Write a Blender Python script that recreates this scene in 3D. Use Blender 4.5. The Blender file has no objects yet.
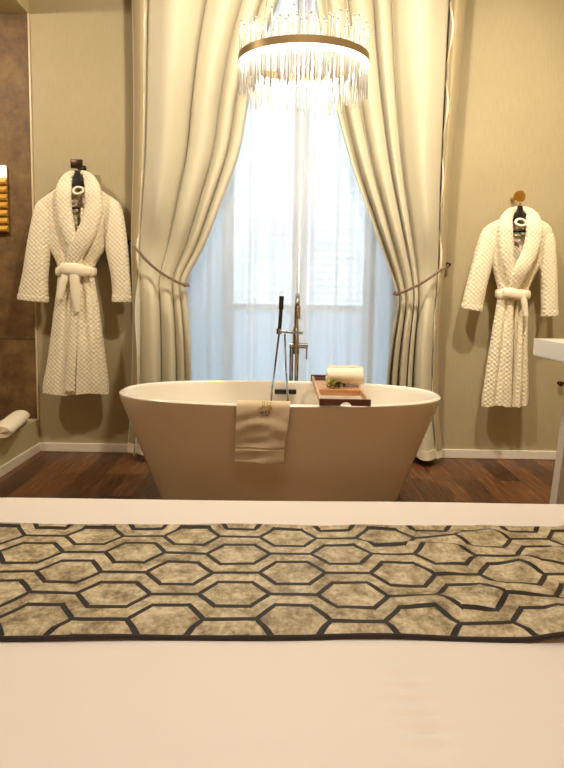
import bpy, bmesh, math, random
from mathutils import Vector, Matrix, noise
random.seed(7)
PI = math.pi
S = bpy.context.scene
COL = S.collection

# ------------------------------------------------------------------ camera
F = 577.0; CX, CY = 282.0, 348.0
H = 1.046
PITCH, ROLL = math.radians(5.5), math.radians(0.95)
d0 = Vector((0, math.cos(PITCH), -math.sin(PITCH)))
r0 = Vector((1, 0, 0)); u0 = Vector((0, math.sin(PITCH), math.cos(PITCH)))
RT = r0*math.cos(ROLL) + u0*math.sin(ROLL)
UP = u0*math.cos(ROLL) - r0*math.sin(ROLL)
CAM = Vector((0, 0, H))
cd = bpy.data.cameras.new('camera'); cam = bpy.data.objects.new('camera', cd); COL.objects.link(cam)
m = Matrix((RT, UP, -d0)).transposed().to_4x4(); m.translation = CAM
cam.matrix_world = m
cd.sensor_fit = 'VERTICAL'; cd.sensor_height = 24.0; cd.lens = 24.0*F/768.0
cd.shift_y = (CY-384.0)/768.0
cd.clip_start = 0.02
S.camera = cam

def at(px, py, Y):
    """point of the room at depth Y seen at a spot of the photograph (used to read off sizes)"""
    v = d0*F + RT*(px-CX) - UP*(py-CY)
    return CAM + v*(Y/v.y)
def at_z(px, py, z):
    v = d0*F + RT*(px-CX) - UP*(py-CY)
    return CAM + v*((z-H)/v.z)

# ------------------------------------------------------------------ materials
def srgb(r, g, b):
    f = lambda c: (c/255/12.92) if c/255 <= .04045 else ((c/255+.055)/1.055)**2.4
    return (f(r), f(g), f(b), 1)
class NT:
    def __init__(s, name):
        s.m = bpy.data.materials.new(name); s.m.use_nodes = True
        s.t = s.m.node_tree; s.n = s.t.nodes; s.l = s.t.links
        s.b = s.n['Principled BSDF']; s.out = s.n['Material Output']
    def add(s, typ, **kw):
        n = s.n.new(typ)
        for k, v in kw.items(): setattr(n, k, v)
        return n
    def link(s, a, b): s.l.new(a, b)
    def math(s, op, a, b=None, c=None):
        n = s.add('ShaderNodeMath', operation=op)
        for i, v in enumerate((a, b, c)):
            if v is None: continue
            if isinstance(v, (int, float)): n.inputs[i].default_value = v
            else: s.link(v, n.inputs[i])
        return n.outputs[0]
    def coord(s, kind='Object'):
        return s.add('ShaderNodeTexCoord').outputs[kind]
    def mapping(s, vec, scale=(1, 1, 1), rot=(0, 0, 0), loc=(0, 0, 0)):
        n = s.add('ShaderNodeMapping'); s.link(vec, n.inputs[0])
        n.inputs['Scale'].default_value = scale; n.inputs['Rotation'].default_value = rot; n.inputs['Location'].default_value = loc
        return n.outputs[0]
    def noise(s, vec, scale, detail=3, rough=.55):
        n = s.add('ShaderNodeTexNoise'); s.link(vec, n.inputs['Vector'])
        n.inputs['Scale'].default_value = scale; n.inputs['Detail'].default_value = detail; n.inputs['Roughness'].default_value = rough
        return n.outputs['Fac']
    def ramp(s, fac, stops):
        n = s.add('ShaderNodeValToRGB'); s.link(fac, n.inputs[0])
        e = n.color_ramp.elements
        while len(e) < len(stops): e.new(.5)
        for i, (p, c) in enumerate(stops): e[i].position = p; e[i].color = c
        return n.outputs[0]
    def mix(s, fac, a, b):
        n = s.add('ShaderNodeMix', data_type='RGBA')
        for sock, v in ((n.inputs[0], fac), (n.inputs[6], a), (n.inputs[7], b)):
            if isinstance(v, (int, float, tuple)): sock.default_value = v
            else: s.link(v, sock)
        return n.outputs[2]
    def bump(s, h, strength=.3, dist=.01):
        n = s.add('ShaderNodeBump'); s.link(h, n.inputs['Height'])
        n.inputs['Strength'].default_value = strength; n.inputs['Distance'].default_value = dist
        s.link(n.outputs[0], s.b.inputs['Normal'])
    def col(s, c):
        if isinstance(c, tuple): s.b.inputs['Base Color'].default_value = c
        else: s.link(c, s.b.inputs['Base Color'])
    def set(s, **kw):
        for k, v in kw.items(): s.b.inputs[k.replace('_', ' ')].default_value = v
M = {}
def plain(key, c, rough=.5, metal=0, var=.06, scale=30, bump=0, bdist=.002, **kw):
    n = NT(key); v = n.coord()
    f = n.noise(v, scale)
    lo = tuple(x*(1-var) for x in c[:3])+(1,); hi = tuple(min(1, x*(1+var)) for x in c[:3])+(1,)
    n.col(n.mix(f, lo, hi)); n.set(Roughness=rough, Metallic=metal, **kw)
    if bump: n.bump(n.noise(v, scale*4, 4), bump, bdist)
    M[key] = n.m; return n
# walls: painted, fine vertical brush grain
def wallmat(key, c):
    n = NT(key); v = n.coord()
    f1 = n.noise(n.mapping(v, (40, 40, 3)), 4, 4, .65); f2 = n.noise(v, 1.6, 3)
    f = n.math('ADD', n.math('MULTIPLY', f1, .55), n.math('MULTIPLY', f2, .45))
    n.col(n.ramp(f, [(.25, tuple(x*.84 for x in c[:3])+(1,)), (.75, tuple(min(1, x*1.12) for x in c[:3])+(1,))]))
    n.set(Roughness=.75); n.bump(f1, .15, .004); M[key] = n.m
wallmat('wall', srgb(184, 171, 136))
wallmat('wall_plain', srgb(196, 184, 140))
wallmat('wall_warm_bounce', srgb(196, 146, 90))  # unseen rear wall, brown made up to bounce warm light onto the tub
plain('ceiling', srgb(235, 228, 210), .8)
plain('white_paint', srgb(238, 230, 215), .45)
plain('trim', srgb(214, 198, 160), .4)
# stone
n = NT('stone'); v = n.coord()
a = n.noise(v, 7, 8, .7); b = n.noise(v, 38, 6, .7)
c = n.ramp(a, [(.3, srgb(84, 62, 36)), (.5, srgb(118, 90, 54)), (.72, srgb(146, 116, 74))])
k = n.ramp(b, [(.6, (0, 0, 0, 1)), (.74, (1, 1, 1, 1))])
c = n.mix(n.math('MULTIPLY', k, .35), c, srgb(176, 150, 108))
sp = n.add('ShaderNodeSeparateXYZ'); n.link(v, sp.inputs[0])
zs = at(15, 339, 3.65).z
seam = n.math('LESS_THAN', n.math('ABSOLUTE', n.math('SUBTRACT', sp.outputs[2], zs)), .0035)
n.col(n.mix(n.math('MULTIPLY', seam, .8), c, srgb(50, 34, 20))); n.set(Roughness=.6); n.bump(b, .2, .004); M['stone'] = n.m
# floor planks running away from the bed
n = NT('floor'); v = n.coord()
vm = n.mapping(v, (1, 1, 1), (0, 0, PI/2))
br = n.add('ShaderNodeTexBrick'); n.link(vm, br.inputs['Vector'])
br.offset = .37; br.inputs['Scale'].default_value = 1; br.inputs['Brick Width'].default_value = .95; br.inputs['Row Height'].default_value = .125
br.inputs['Mortar Size'].default_value = .0018; br.inputs['Color1'].default_value = (0, 0, 0, 1); br.inputs['Color2'].default_value = (1, 1, 1, 1); br.inputs['Mortar'].default_value = (.4, .4, .4, 1)
g = n.noise(n.mapping(v, (14, 1.1, 1)), 5, 7, .65)
f = n.math('ADD', n.math('MULTIPLY', br.outputs['Color'], .3), n.math('MULTIPLY', g, .85))
c = n.ramp(f, [(.25, srgb(34, 18, 11)), (.5, srgb(70, 41, 24)), (.7, srgb(104, 66, 37)), (.92, srgb(160, 112, 62))])
n.col(n.mix(br.outputs['Fac'], c, srgb(26, 14, 8))); n.set(Roughness=.38); n.bump(g, .08, .003); M['floor'] = n.m
# tub acrylic, ceramics
plain('acrylic', srgb(244, 238, 226), .16, var=.01, Coat_Weight=.3)
plain('acrylic_warm_shade', srgb(242, 224, 192), .18, var=.01, Coat_Weight=.3)  # outside of the white tub: warm shaded light put into the colour
plain('ceramic', srgb(244, 240, 230), .2, var=.01)
plain('chrome', (.42, .42, .43, 1), .12, 1, var=.02)
plain('black', srgb(18, 16, 16), .4, var=.1)
plain('black_gloss', srgb(22, 20, 20), .25, var=.1)
plain('bronze', srgb(66, 48, 34), .35, .7)
plain('brass', srgb(206, 160, 80), .28, 1)
plain('satin_band', srgb(168, 146, 104), .38, .6)
plain('legpaint', srgb(214, 204, 186), .45)
# fabrics
def fabric(key, c, rough=.9, weave=900, bump=.15, var=.08, scale=14, sheen=.2):
    n = NT(key); v = n.coord()
    f = n.noise(v, scale, 5, .6)
    n.col(n.mix(f, tuple(x*(1-var) for x in c[:3])+(1,), tuple(min(1, x*(1+var)) for x in c[:3])+(1,)))
    n.set(Roughness=rough, Sheen_Weight=sheen)
    n.bump(n.noise(v, weave, 2), bump, .002); M[key] = n.m; return n
fabric('curtain', srgb(212, 205, 180), .7, 500, .12, .05, 6)
fabric('lining_shaded', srgb(176, 160, 122), .9, 500)  # lining cloth, toned darker for the shade on the outer strip
fabric('hem', srgb(240, 230, 204), .8)
fabric('rope', srgb(128, 106, 84), .6, 300, .4)
fabric('towel', srgb(250, 240, 216), .95, 260, .9, .05)
fabric('handtowel', srgb(216, 198, 168), .95, 260, .9, .08, 20)
fabric('duvet', srgb(246, 236, 226), .8, 700, .08, .02, 3, .1)
fabric('tag', srgb(60, 48, 40))
# terry waffle robe
n = NT('waffle'); v = n.coord()
sp = n.add('ShaderNodeSeparateXYZ'); n.link(v, sp.inputs[0])
k = 2*PI/.0275
p = n.math('SINE', n.math('MULTIPLY', sp.outputs[0], k))
q = n.math('SINE', n.math('MULTIPLY', sp.outputs[2], k))
w = n.math('MULTIPLY', p, q)
w2 = n.math('ADD', n.math('MULTIPLY', w, .5), .5)
fz = n.noise(v, 300, 3)
n.col(n.mix(w2, srgb(232, 218, 182), srgb(252, 244, 220)))
n.set(Roughness=.95, Sheen_Weight=.3); n.bump(n.math('ADD', w2, n.math('MULTIPLY', fz, .4)), .6, .006); M['waffle'] = n.m
fabric('terry', srgb(250, 240, 212), .95, 240, .9, .05, 40)
# wood of the caddy
def wood(key, c1, c2, axis=(1, 8, 8)):
    n = NT(key); v = n.coord(); f = n.noise(n.mapping(v, axis), 9, 6, .6)
    n.col(n.ramp(f, [(.3, c1), (.7, c2)])); n.set(Roughness=.45); n.bump(f, .1, .002); M[key] = n.m
wood('wood_dark', srgb(70, 34, 20), srgb(108, 58, 34))
wood('wood_orange', srgb(170, 108, 62), srgb(218, 164, 112))
wood('wood_side', srgb(176, 136, 96), srgb(222, 190, 150), (8, 1, 8))
plain('leaf', srgb(74, 84, 36), .5, var=.35, scale=60)
plain('leaf_pale', srgb(168, 160, 74), .5, var=.3, scale=60)
plain('stem', srgb(94, 92, 40), .6)
plain('gold_print', srgb(190, 166, 70), .6)
plain('brown_print', srgb(58, 34, 22), .7)
plain('gold_slat', srgb(232, 184, 84), .35, .25)
plain('facade', srgb(226, 226, 220), .9, var=.04)
plain('parapet', srgb(206, 220, 240), .6, var=.02)
# emission
def emit(key, c, s):
    n = NT(key); e = n.add('ShaderNodeEmission'); e.inputs[0].default_value = c; e.inputs[1].default_value = s
    n.link(e.outputs[0], n.out.inputs[0]); M[key] = n.m
emit('led', (1, .95, .84, 1), 4.0)
emit('lamp_glow', (1, .9, .68, 1), 1.6)
# sheer voile
n = NT('sheer'); v = n.coord()
n.set(Roughness=1)
tr = n.add('ShaderNodeBsdfTransparent'); tl = n.add('ShaderNodeBsdfTranslucent'); df = n.add('ShaderNodeBsdfDiffuse')
tl.inputs[0].default_value = (.93, .94, .96, 1); df.inputs[0].default_value = (.85, .86, .88, 1)
m1 = n.add('ShaderNodeMixShader'); m1.inputs[0].default_value = .25; n.link(tl.outputs[0], m1.inputs[1]); n.link(df.outputs[0], m1.inputs[2])
lw = n.add('ShaderNodeLayerWeight'); lw.inputs[0].default_value = .35
thread = n.noise(n.mapping(v, (120, 120, 6)), 5, 3)
op = n.math('ADD', n.math('MULTIPLY', lw.outputs['Facing'], .5), n.math('ADD', .68, n.math('MULTIPLY', thread, .16)))
op.node.use_clamp = True
m2 = n.add('ShaderNodeMixShader'); n.link(op, m2.inputs[0]); n.link(tr.outputs[0], m2.inputs[1]); n.link(m1.outputs[0], m2.inputs[2])
n.link(m2.outputs[0], n.out.inputs[0]); M['sheer'] = n.m
# crystal rods
n = NT('crystal'); n.col((1, .98, .93, 1)); n.set(Roughness=.05, IOR=1.5, Transmission_Weight=.45)
f = n.noise(n.coord(), 60, 2); n.link(n.math('MULTIPLY', f, .2), n.b.inputs['Roughness']); M['crystal'] = n.m
# window glass
n = NT('pane'); tr = n.add('ShaderNodeBsdfTransparent'); gl = n.add('ShaderNodeBsdfGlossy'); gl.inputs['Roughness'].default_value = .02
mx = n.add('ShaderNodeMixShader'); fr = n.add('ShaderNodeFresnel'); fr.inputs[0].default_value = 1.45
n.link(fr.outputs[0], mx.inputs[0]); n.link(tr.outputs[0], mx.inputs[1]); n.link(gl.outputs[0], mx.inputs[2]); n.link(mx.outputs[0], n.out.inputs[0]); M['pane'] = n.m
# frosted balustrade glass
n = NT('frosted'); tl = n.add('ShaderNodeBsdfTranslucent'); tl.inputs[0].default_value = (.86, .94, 1, 1)
df = n.add('ShaderNodeBsdfDiffuse'); df.inputs[0].default_value = (.8, .9, 1, 1)
mx = n.add('ShaderNodeMixShader'); mx.inputs[0].default_value = .4
n.link(tl.outputs[0], mx.inputs[1]); n.link(df.outputs[0], mx.inputs[2]); n.link(mx.outputs[0], n.out.inputs[0]); M['frosted'] = n.m
# outside wall with courses
n = NT('courses'); v = n.coord()
br = n.add('ShaderNodeTexBrick'); n.link(n.mapping(v, (1, 1, 1), (PI/2, 0, 0)), br.inputs['Vector'])
br.inputs['Scale'].default_value = 1; br.inputs['Brick Width'].default_value = .5; br.inputs['Row Height'].default_value = .13; br.inputs['Mortar Size'].default_value = .012
br.inputs['Color1'].default_value = srgb(196, 196, 192); br.inputs['Color2'].default_value = srgb(176, 176, 172); br.inputs['Mortar'].default_value = srgb(146, 146, 142)
n.col(br.outputs['Color']); n.set(Roughness=.9); M['courses'] = n.m
# bed runner : velvet with rows of linked hexagons
PX, RZ = .212, .0805
RUN0 = at_z(65.5, 569.5, .512)
n = NT('runner'); v = n.coord()
nz = n.add('ShaderNodeTexNoise'); n.link(v, nz.inputs['Vector']); nz.inputs['Scale'].default_value = 5; nz.inputs['Detail'].default_value = 2
dv = n.add('ShaderNodeVectorMath', operation='MULTIPLY_ADD'); n.link(nz.outputs['Color'], dv.inputs[0]); dv.inputs[1].default_value = (.02, .02, 0); n.link(v, dv.inputs[2])
sp = n.add('ShaderNodeSeparateXYZ'); n.link(dv.outputs[0], sp.inputs[0])
X = n.math('SUBTRACT', sp.outputs[0], RUN0.x+.01); Y = n.math('SUBTRACT', sp.outputs[1], RUN0.y+.01)
lines = None
for par in (0, 1):
    y1 = n.math('ADD', n.math('DIVIDE', n.math('SUBTRACT', Y, par*RZ), 2*RZ), .5)
    yl = n.math('ABSOLUTE', n.math('MULTIPLY', n.math('SUBTRACT', n.math('FRACT', n.math('ADD', y1, 50)), .5), 2*RZ))
    x1 = n.math('ADD', n.math('DIVIDE', n.math('SUBTRACT', X, par*PX/2), PX), .5)
    xl = n.math('ABSOLUTE', n.math('MULTIPLY', n.math('SUBTRACT', n.math('FRACT', n.math('ADD', x1, 50)), .5), PX))
    a, b, h0 = .145*PX, .300*PX, .53*RZ
    t = n.math('DIVIDE', n.math('SUBTRACT', b, xl), b-a); t.node.use_clamp = True
    h = n.math('MULTIPLY', t, h0)
    dist = n.math('ABSOLUTE', n.math('SUBTRACT', yl, h))
    slope = n.math('MULTIPLY', n.math('MULTIPLY', n.math('GREATER_THAN', xl, a), n.math('LESS_THAN', xl, b)), .0028)
    ln = n.math('LESS_THAN', dist, n.math('ADD', slope, .0052))
    lines = ln if lines is None else n.math('MAXIMUM', lines, ln)
mot = n.noise(v, 26, 6, .7); mot2 = n.noise(v, 110, 4, .7)
mm = n.math('ADD', n.math('MULTIPLY', mot, .65), n.math('MULTIPLY', mot2, .35))
base = n.ramp(mm, [(.38, srgb(122, 104, 74)), (.5, srgb(184, 168, 132)), (.6, srgb(222, 208, 174))])
dark = n.ramp(mot, [(.35, srgb(12, 8, 7)), (.65, srgb(30, 21, 17))])
n.col(n.mix(lines, base, dark)); n.set(Roughness=.6, Sheen_Weight=.12); n.b.inputs['Sheen Roughness'].default_value = .35
n.bump(n.math('ADD', n.math('MULTIPLY', mot2, .6), n.math('MULTIPLY', lines, -.5)), .35, .004); M['runner'] = n.m
fabric('runner_edge_shade', srgb(36, 26, 22), .8)  # near edge strip, its shadow put into the dark colour

# ------------------------------------------------------------------ geometry helpers
def obj(name, bm, mat, parent=None, smooth=True, recalc=True):
    if recalc: bmesh.ops.recalc_face_normals(bm, faces=bm.faces)
    me = bpy.data.meshes.new(name); bm.to_mesh(me); bm.free()
    if smooth:
        for p in me.polygons: p.use_smooth = True
    me.materials.append(M[mat] if isinstance(mat, str) else mat)
    o = bpy.data.objects.new(name, me); COL.objects.link(o)
    if parent is not None:
        o.parent = parent
        o.matrix_parent_inverse = Matrix.Translation(parent.location).inverted() if parent.parent is None and parent.type == 'EMPTY' else Matrix()
    if smooth:
        try:
            me.set_sharp_from_angle(angle=math.radians(42))
        except Exception: pass
    return o
def tag(o, label=None, cat=None, group=None, kind=None):
    if label: o['label'] = label
    if cat: o['category'] = cat
    if group: o['group'] = group
    if kind: o['kind'] = kind
    return o
def thing(name, label, cat, loc=(0, 0, 0), group=None):
    o = bpy.data.objects.new(name, None); COL.objects.link(o); o.location = loc
    o.empty_display_size = .05
    return tag(o, label, cat, group)
def box(bm, lo, hi, bev=0, seg=2):
    t = bmesh.new(); bmesh.ops.create_cube(t, size=1)
    for v in t.verts:
        v.co = Vector([(lo[i]+hi[i])/2 + v.co[i]*(hi[i]-lo[i]) for i in range(3)])
    if bev: bmesh.ops.bevel(t, geom=t.edges[:], offset=bev, segments=seg, profile=.5, affect='EDGES')
    merge(bm, t)
def merge(bm, t):
    me = bpy.data.meshes.new('tmp'); t.to_mesh(me); t.free(); bm.from_mesh(me); bpy.data.meshes.remove(me)
def loft(bm, rings, cap=True, closed=True):
    vs = [[bm.verts.new(p) for p in r] for r in rings]
    n = len(vs[0])
    for i in range(len(vs)-1):
        for j in range(n if closed else n-1):
            k = (j+1) % n
            try: bm.faces.new((vs[i][j], vs[i][k], vs[i+1][k], vs[i+1][j]))
            except ValueError: pass
    if cap:
        for r in (vs[0], vs[-1]):
            c = bm.verts.new(sum((v.co for v in r), Vector())/n)
            for j in range(n): bm.faces.new((r[j], r[(j+1) % n], c))
    return vs
def frames(path):
    out = []; up = None
    for i, p in enumerate(path):
        t = (path[min(i+1, len(path)-1)]-path[max(i-1, 0)]).normalized()
        if up is None:
            up = Vector((0, 1, 0)) if abs(t.y) < .9 else Vector((1, 0, 0))
        s = t.cross(up)
        if s.length < 1e-5: s = t.cross(Vector((1, 0, 0)))
        s.normalize(); up = s.cross(t).normalized()
        out.append((p, s, up))
    return out
def catmull(pts, n=8):
    P = [Vector(p) for p in pts]; out = []
    for i in range(len(P)-1):
        a = P[max(i-1, 0)]; b = P[i]; c = P[i+1]; e = P[min(i+2, len(P)-1)]
        for k in range(n):
            t = k/n
            out.append(.5*((2*b)+(c-a)*t+(2*a-5*b+4*c-e)*t*t+(3*b-a-3*c+e)*t**3))
    out.append(P[-1]); return out
def tube(bm, path, r, seg=10, flat=1.0, cap=True):
    path = [Vector(p) for p in path]; rings = []
    for i, (p, s, u) in enumerate(frames(path)):
        rr = r(i/(len(path)-1)) if callable(r) else r
        rings.append([p+s*math.cos(2*PI*k/seg)*rr+u*math.sin(2*PI*k/seg)*rr*flat for k in range(seg)])
    loft(bm, rings, cap)
def lathe(bm, prof, c, axis='Z', seg=24):
    c = Vector(c); rings = []
    for r, h in prof:
        r = max(r, 1e-4)
        ring = []
        for k in range(seg):
            a = 2*PI*k/seg; x, y = math.cos(a)*r, math.sin(a)*r
            ring.append(c+(Vector((x, y, h)) if axis == 'Z' else Vector((x, h, y)) if axis == 'Y' else Vector((h, x, y))))
        rings.append(ring)
    loft(bm, rings, True)
def interp(tab, t):
    """smooth table lookup; tab rows (t, a, b, ...)"""
    n = len(tab)
    if t <= tab[0][0]: return list(tab[0][1:])
    if t >= tab[-1][0]: return list(tab[-1][1:])
    for i in range(n-1):
        if tab[i][0] <= t <= tab[i+1][0]:
            p0, p1, p2, p3 = tab[max(i-1, 0)], tab[i], tab[i+1], tab[min(i+2, n-1)]
            h = p2[0]-p1[0]; s = (t-p1[0])/h; out = []
            for k in range(1, len(p1)):
                m1 = (p2[k]-p0[k])/(p2[0]-p0[0])*h if p2[0] != p0[0] else 0
                m2 = (p3[k]-p1[k])/(p3[0]-p1[0])*h if p3[0] != p1[0] else 0
                s2, s3 = s*s, s*s*s
                out.append((2*s3-3*s2+1)*p1[k]+(s3-2*s2+s)*m1+(-2*s3+3*s2)*p2[k]+(s3-s2)*m2)
            return out
def surf(bm, fn, nu, nv, thick=0):
    """open sheet fn(u,v)->Vector, given a thickness along its normal"""
    vs = [[bm.verts.new(fn(i/nu, j/nv)) for i in range(nu+1)] for j in range(nv+1)]
    for j in range(nv):
        for i in range(nu):
            bm.faces.new((vs[j][i], vs[j][i+1], vs[j+1][i+1], vs[j+1][i]))
    if thick:
        bm.normal_update()
        bmesh.ops.solidify(bm, geom=bm.faces[:], thickness=thick)
def struct(name, bm, mat, smooth=False):
    return tag(obj(name, bm, mat, None, smooth), kind='structure')
def sm(a, b, x):
    t = max(0, min(1, (x-a)/(b-a))); return t*t*(3-2*t)

# ------------------------------------------------------------------ the room
WY = 3.65; CEIL = 3.30; REAR = -1.6
XL = at(39.3, 445, WY).x; XR = 1.95
WX0, WX1, WZ1 = at(172, 330, WY).x, at(410, 330, WY).x, 3.06
SOF = at(28, 14, WY).z
LEDGE = at(37, 419, WY).z
ALX = XL-1.15
bm = bmesh.new(); box(bm, (ALX-.2, REAR-.2, -.1), (XR+.2, WY+.5, 0)); struct('floor', bm, 'floor')
bm = bmesh.new(); box(bm, (ALX-.2, REAR-.2, CEIL), (XR+.2, WY+.5, CEIL+.1)); struct('ceiling', bm, 'ceiling')
bm = bmesh.new()
T = .45
box(bm, (XL, WY, 0), (WX0, WY+T, CEIL)); box(bm, (WX1, WY, 0), (XR+.2, WY+T, CEIL)); box(bm, (WX0, WY, WZ1), (WX1, WY+T, CEIL))
struct('wall_back', bm, 'wall')
bm = bmesh.new(); box(bm, (ALX-.2, WY, 0), (XL, WY+T, CEIL)); struct('wall_alcove', bm, 'stone')
bm = bmesh.new()
OY = 1.0
box(bm, (XL-.22, OY, 0), (XL, WY, LEDGE)); box(bm, (ALX, OY, SOF), (XL, WY, CEIL)); box(bm, (XL-.22, REAR, 0), (XL, OY, CEIL))
struct('wall_left', bm, 'wall_plain')
bm = bmesh.new(); box(bm, (ALX-.2, REAR-.2, 0), (ALX, WY, CEIL)); box(bm, (ALX, OY-.1, 0), (XL-.22, OY, SOF)); struct('wall_alcove_side', bm, 'stone')
bm = bmesh.new(); box(bm, (XR, REAR, 0), (XR+.2, WY, CEIL)); struct('wall_right', bm, 'wall_plain')
bm = bmesh.new(); box(bm, (ALX, REAR-.2, 0), (XR, REAR, CEIL)); struct('wall_front', bm, 'wall_warm_bounce')
BB = at(90, 443, WY).z
def board(name, lo, hi):
    bm = bmesh.new(); box(bm, lo, hi, .004, 2); struct(name, bm, 'white_paint')
board('baseboard_left', (XL, REAR, 0), (XL+.014, WY-.014, BB))
board('baseboard_back', (XL, WY-.014, 0), (WX0, WY, BB))
board('baseboard_right', (WX1, WY-.014, 0), (XR, WY, BB))
bm = bmesh.new(); box(bm, (XL-.006, WY-.01, LEDGE), (XL+.006, WY, SOF), .002); struct('trim_1', bm, 'trim')

# window and the outside
RX0, RX1 = WX0, WX1
NX0, NX1 = at(226, 330, WY+.25).x, at(369, 330, WY+.25).x
wn = thing('window_1', None, None, ((WX0+WX1)/2, WY+.25, 0)); wn['kind'] = 'structure'
xm = at(300, 230, WY+.25).x
fy0, fy1 = WY+.24, WY+.31
def member(name, lo, hi, mat='white_paint'):
    bm = bmesh.new(); box(bm, lo, hi, .005); obj(name, bm, mat, wn, False)
bm = bmesh.new()
box(bm, (WX0, fy0, 0), (WX0+.05, fy1, WZ1), .004); box(bm, (WX1-.05, fy0, 0), (WX1, fy1, WZ1), .004); box(bm, (WX0+.05, fy0, WZ1-.06), (WX1-.05, fy1, WZ1), .004); box(bm, (WX0+.05, fy0, 0), (WX1-.05, fy1, .06), .004)
obj('window_frame', bm, 'white_paint', wn, False)
zmid = at(262, 307, WY+.25).z
def rail(lo, hi): 
    bm = bmesh.new(); box(bm, lo, hi, .004); return bm
for a, b, side in ((WX0+.05, NX0, True), (NX0, xm-.004, False), (xm+.004, NX1, False), (NX1, WX1-.05, True)):
    bm = bmesh.new(); y0, y1 = fy0+.005, fy1-.01; sw = .03 if side else .045
    box(bm, (a, y0, .06), (a+sw, y1, WZ1-.06), .004); box(bm, (b-sw, y0, .06), (b, y1, WZ1-.06), .004)
    box(bm, (a+sw, y0, WZ1-.12), (b-sw, y1, WZ1-.06), .004); box(bm, (a+sw, y0, .06), (b-sw, y1, .14), .004)
    if not side: box(bm, (a+sw, y0, zmid-.02), (b-sw, y1, zmid+.02), .004)
    s_ = obj('window_sash', bm, 'white_paint', wn, False)
    y = fy0+.03
    if side:
        bm = bmesh.new(); box(bm, (a+sw, y, .14), (b-sw, y+.006, WZ1-.12)); obj('frosted_pane', bm, 'frosted', s_, False)
    else:
        bm = bmesh.new(); box(bm, (a+sw, y, zmid+.02), (b-sw, y+.006, WZ1-.12)); obj('pane', bm, 'pane', s_, False)
        bm = bmesh.new(); box(bm, (a+sw, y, .14), (b-sw, y+.006, zmid-.02)); obj('frosted_pane', bm, 'frosted', s_, False)
bm = bmesh.new(); box(bm, (-2.4, WY+.52, -.25), (2.6, WY+1.25, -.02)); struct('floor_balcony', bm, 'facade')
bm = bmesh.new(); box(bm, (-9, WY+7, -6), (9, WY+7.3, 7.5)); struct('wall_outside', bm, 'courses')

# ------------------------------------------------------------------ bathtub
TC = Vector((at(280, 394, 2.795).x, 2.795, 0)); TL, TW, TH = .778, .352, at(280, 391, 2.795).z
def oval(a, b, z, n=72, e=2.35, c=TC):
    out = []
    for k in range(n):
        t = 2*PI*k/n; ct, st = math.cos(t), math.sin(t)
        out.append(Vector((c.x+a*math.copysign(abs(ct)**(2/e), ct), c.y+b*math.copysign(abs(st)**(2/e), st), z)))
    return out
tub = thing('bathtub', 'white freestanding oval bathtub in front of the window', 'bathtub', TC)
BL, BW = .575, .235
rings = [oval(BL-.02, BW-.02, 0), oval(BL, BW, .006)]
for i in range(1, 13):
    t = i/12; s = t**1.04
    rings.append(oval(BL+(TL-.004-BL)*s, BW+(TW-.004-BW)*s, .006+(TH-.03-.006)*t))
for a in range(1, 8):
    th = PI*a/8
    off = -.014+.014*math.cos(th)+.0; zz = TH-.014+.014*math.sin(th)
    rings.append(oval(TL+off, TW+off, zz))
for z, g in ((TH-.03, .03), (TH-.1, .045), (TH-.2, .08), (.26, .13), (.19, .175), (.15, .24), (.135, .30)):
    rings.append(oval(TL-g-(.06 if g > .1 else 0), TW-min(g, .2), z))
bm = bmesh.new(); loft(bm, rings[14:], False)
c = bm.verts.new((TC.x, TC.y, rings[-1][0].z)); bm.verts.ensure_lookup_table()
last = [v for v in bm.verts if v is not c][-72:]
for k in range(72): bm.faces.new((last[k], last[(k+1) % 72], c))
obj('basin_shell', bm, 'acrylic', tub)
bm = bmesh.new(); loft(bm, rings[:15], False); o = obj('outer_shell', bm, 'acrylic_warm_shade', tub, recalc=False); o['label'] = 'satin white outer shell of the bathtub, tinted for its warm shade'
oc = at(285.5, 392, 3.07)
bm = bmesh.new(); w = 11*oc.y/F
box(bm, (oc.x-w, oc.y-.006, oc.z-.012), (oc.x+w, oc.y+.03, oc.z+.012), .004); o = obj('overflow_cover', bm, 'black_gloss', tub); o['label'] = 'black overflow slot cover'

# ------------------------------------------------------------------ tub filler
fy = 3.27
fb = at(294, 360, fy); bx = fb.x
tf = thing('tub_filler', 'chrome floor-standing tub filler behind the bathtub with hand shower', 'faucet', (bx, fy, 0))
bm = bmesh.new(); lathe(bm, [(.05, 0), (.05, .008), (.046, .012), (.02, .014)], (bx, fy, 0)); obj('base_plate', bm, 'chrome', tf)
zmix = at(296, 345, fy).z; ztop = at(297, 293, fy).z; zhold = at(290, 332, fy).z
bm = bmesh.new()
for s in (-1, 1): tube(bm, [(bx+s*.0155, fy, .01), (bx+s*.0155, fy, zmix)], .0115, 12)
obj('column', bm, 'chrome', tf)
bm = bmesh.new()
tube(bm, [at(289.5, 345, fy), at(308, 346, fy)], .016, 16); tube(bm, [(bx+.008, fy, zmix-.05), (bx+.008, fy, zmix+.1)], lambda t: .022-.006*t, 16)
obj('mixer_body', bm, 'chrome', tf)
lp = at(306.5, 346, fy)
bm = bmesh.new(); tube(bm, [lp+Vector((0, -.005, 0)), lp+Vector((.0, -.022, -.01)), lp+Vector((0, -.024, -.075))], lambda t: .006-.0015*t, 10); obj('lever_handle', bm, 'chrome', tf)
sx = at(297, 300, fy).x
bm = bmesh.new()
pts = [(bx+.012, fy, zmix+.05), (sx-.002, fy, zmix+.15), (sx, fy, ztop-.085)]
for k in range(1, 11):
    a = PI*k/10
    pts.append((sx, fy-.075+.075*math.cos(a), ztop-.085+.075*math.sin(a)))
pts.append((sx, fy-.15, ztop-.125))
tube(bm, catmull(pts, 3), .0125, 14); tube(bm, [(sx, fy-.15, ztop-.07), (sx, fy-.15, ztop-.14)], .0165, 14); obj('spout', bm, 'chrome', tf)
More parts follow.
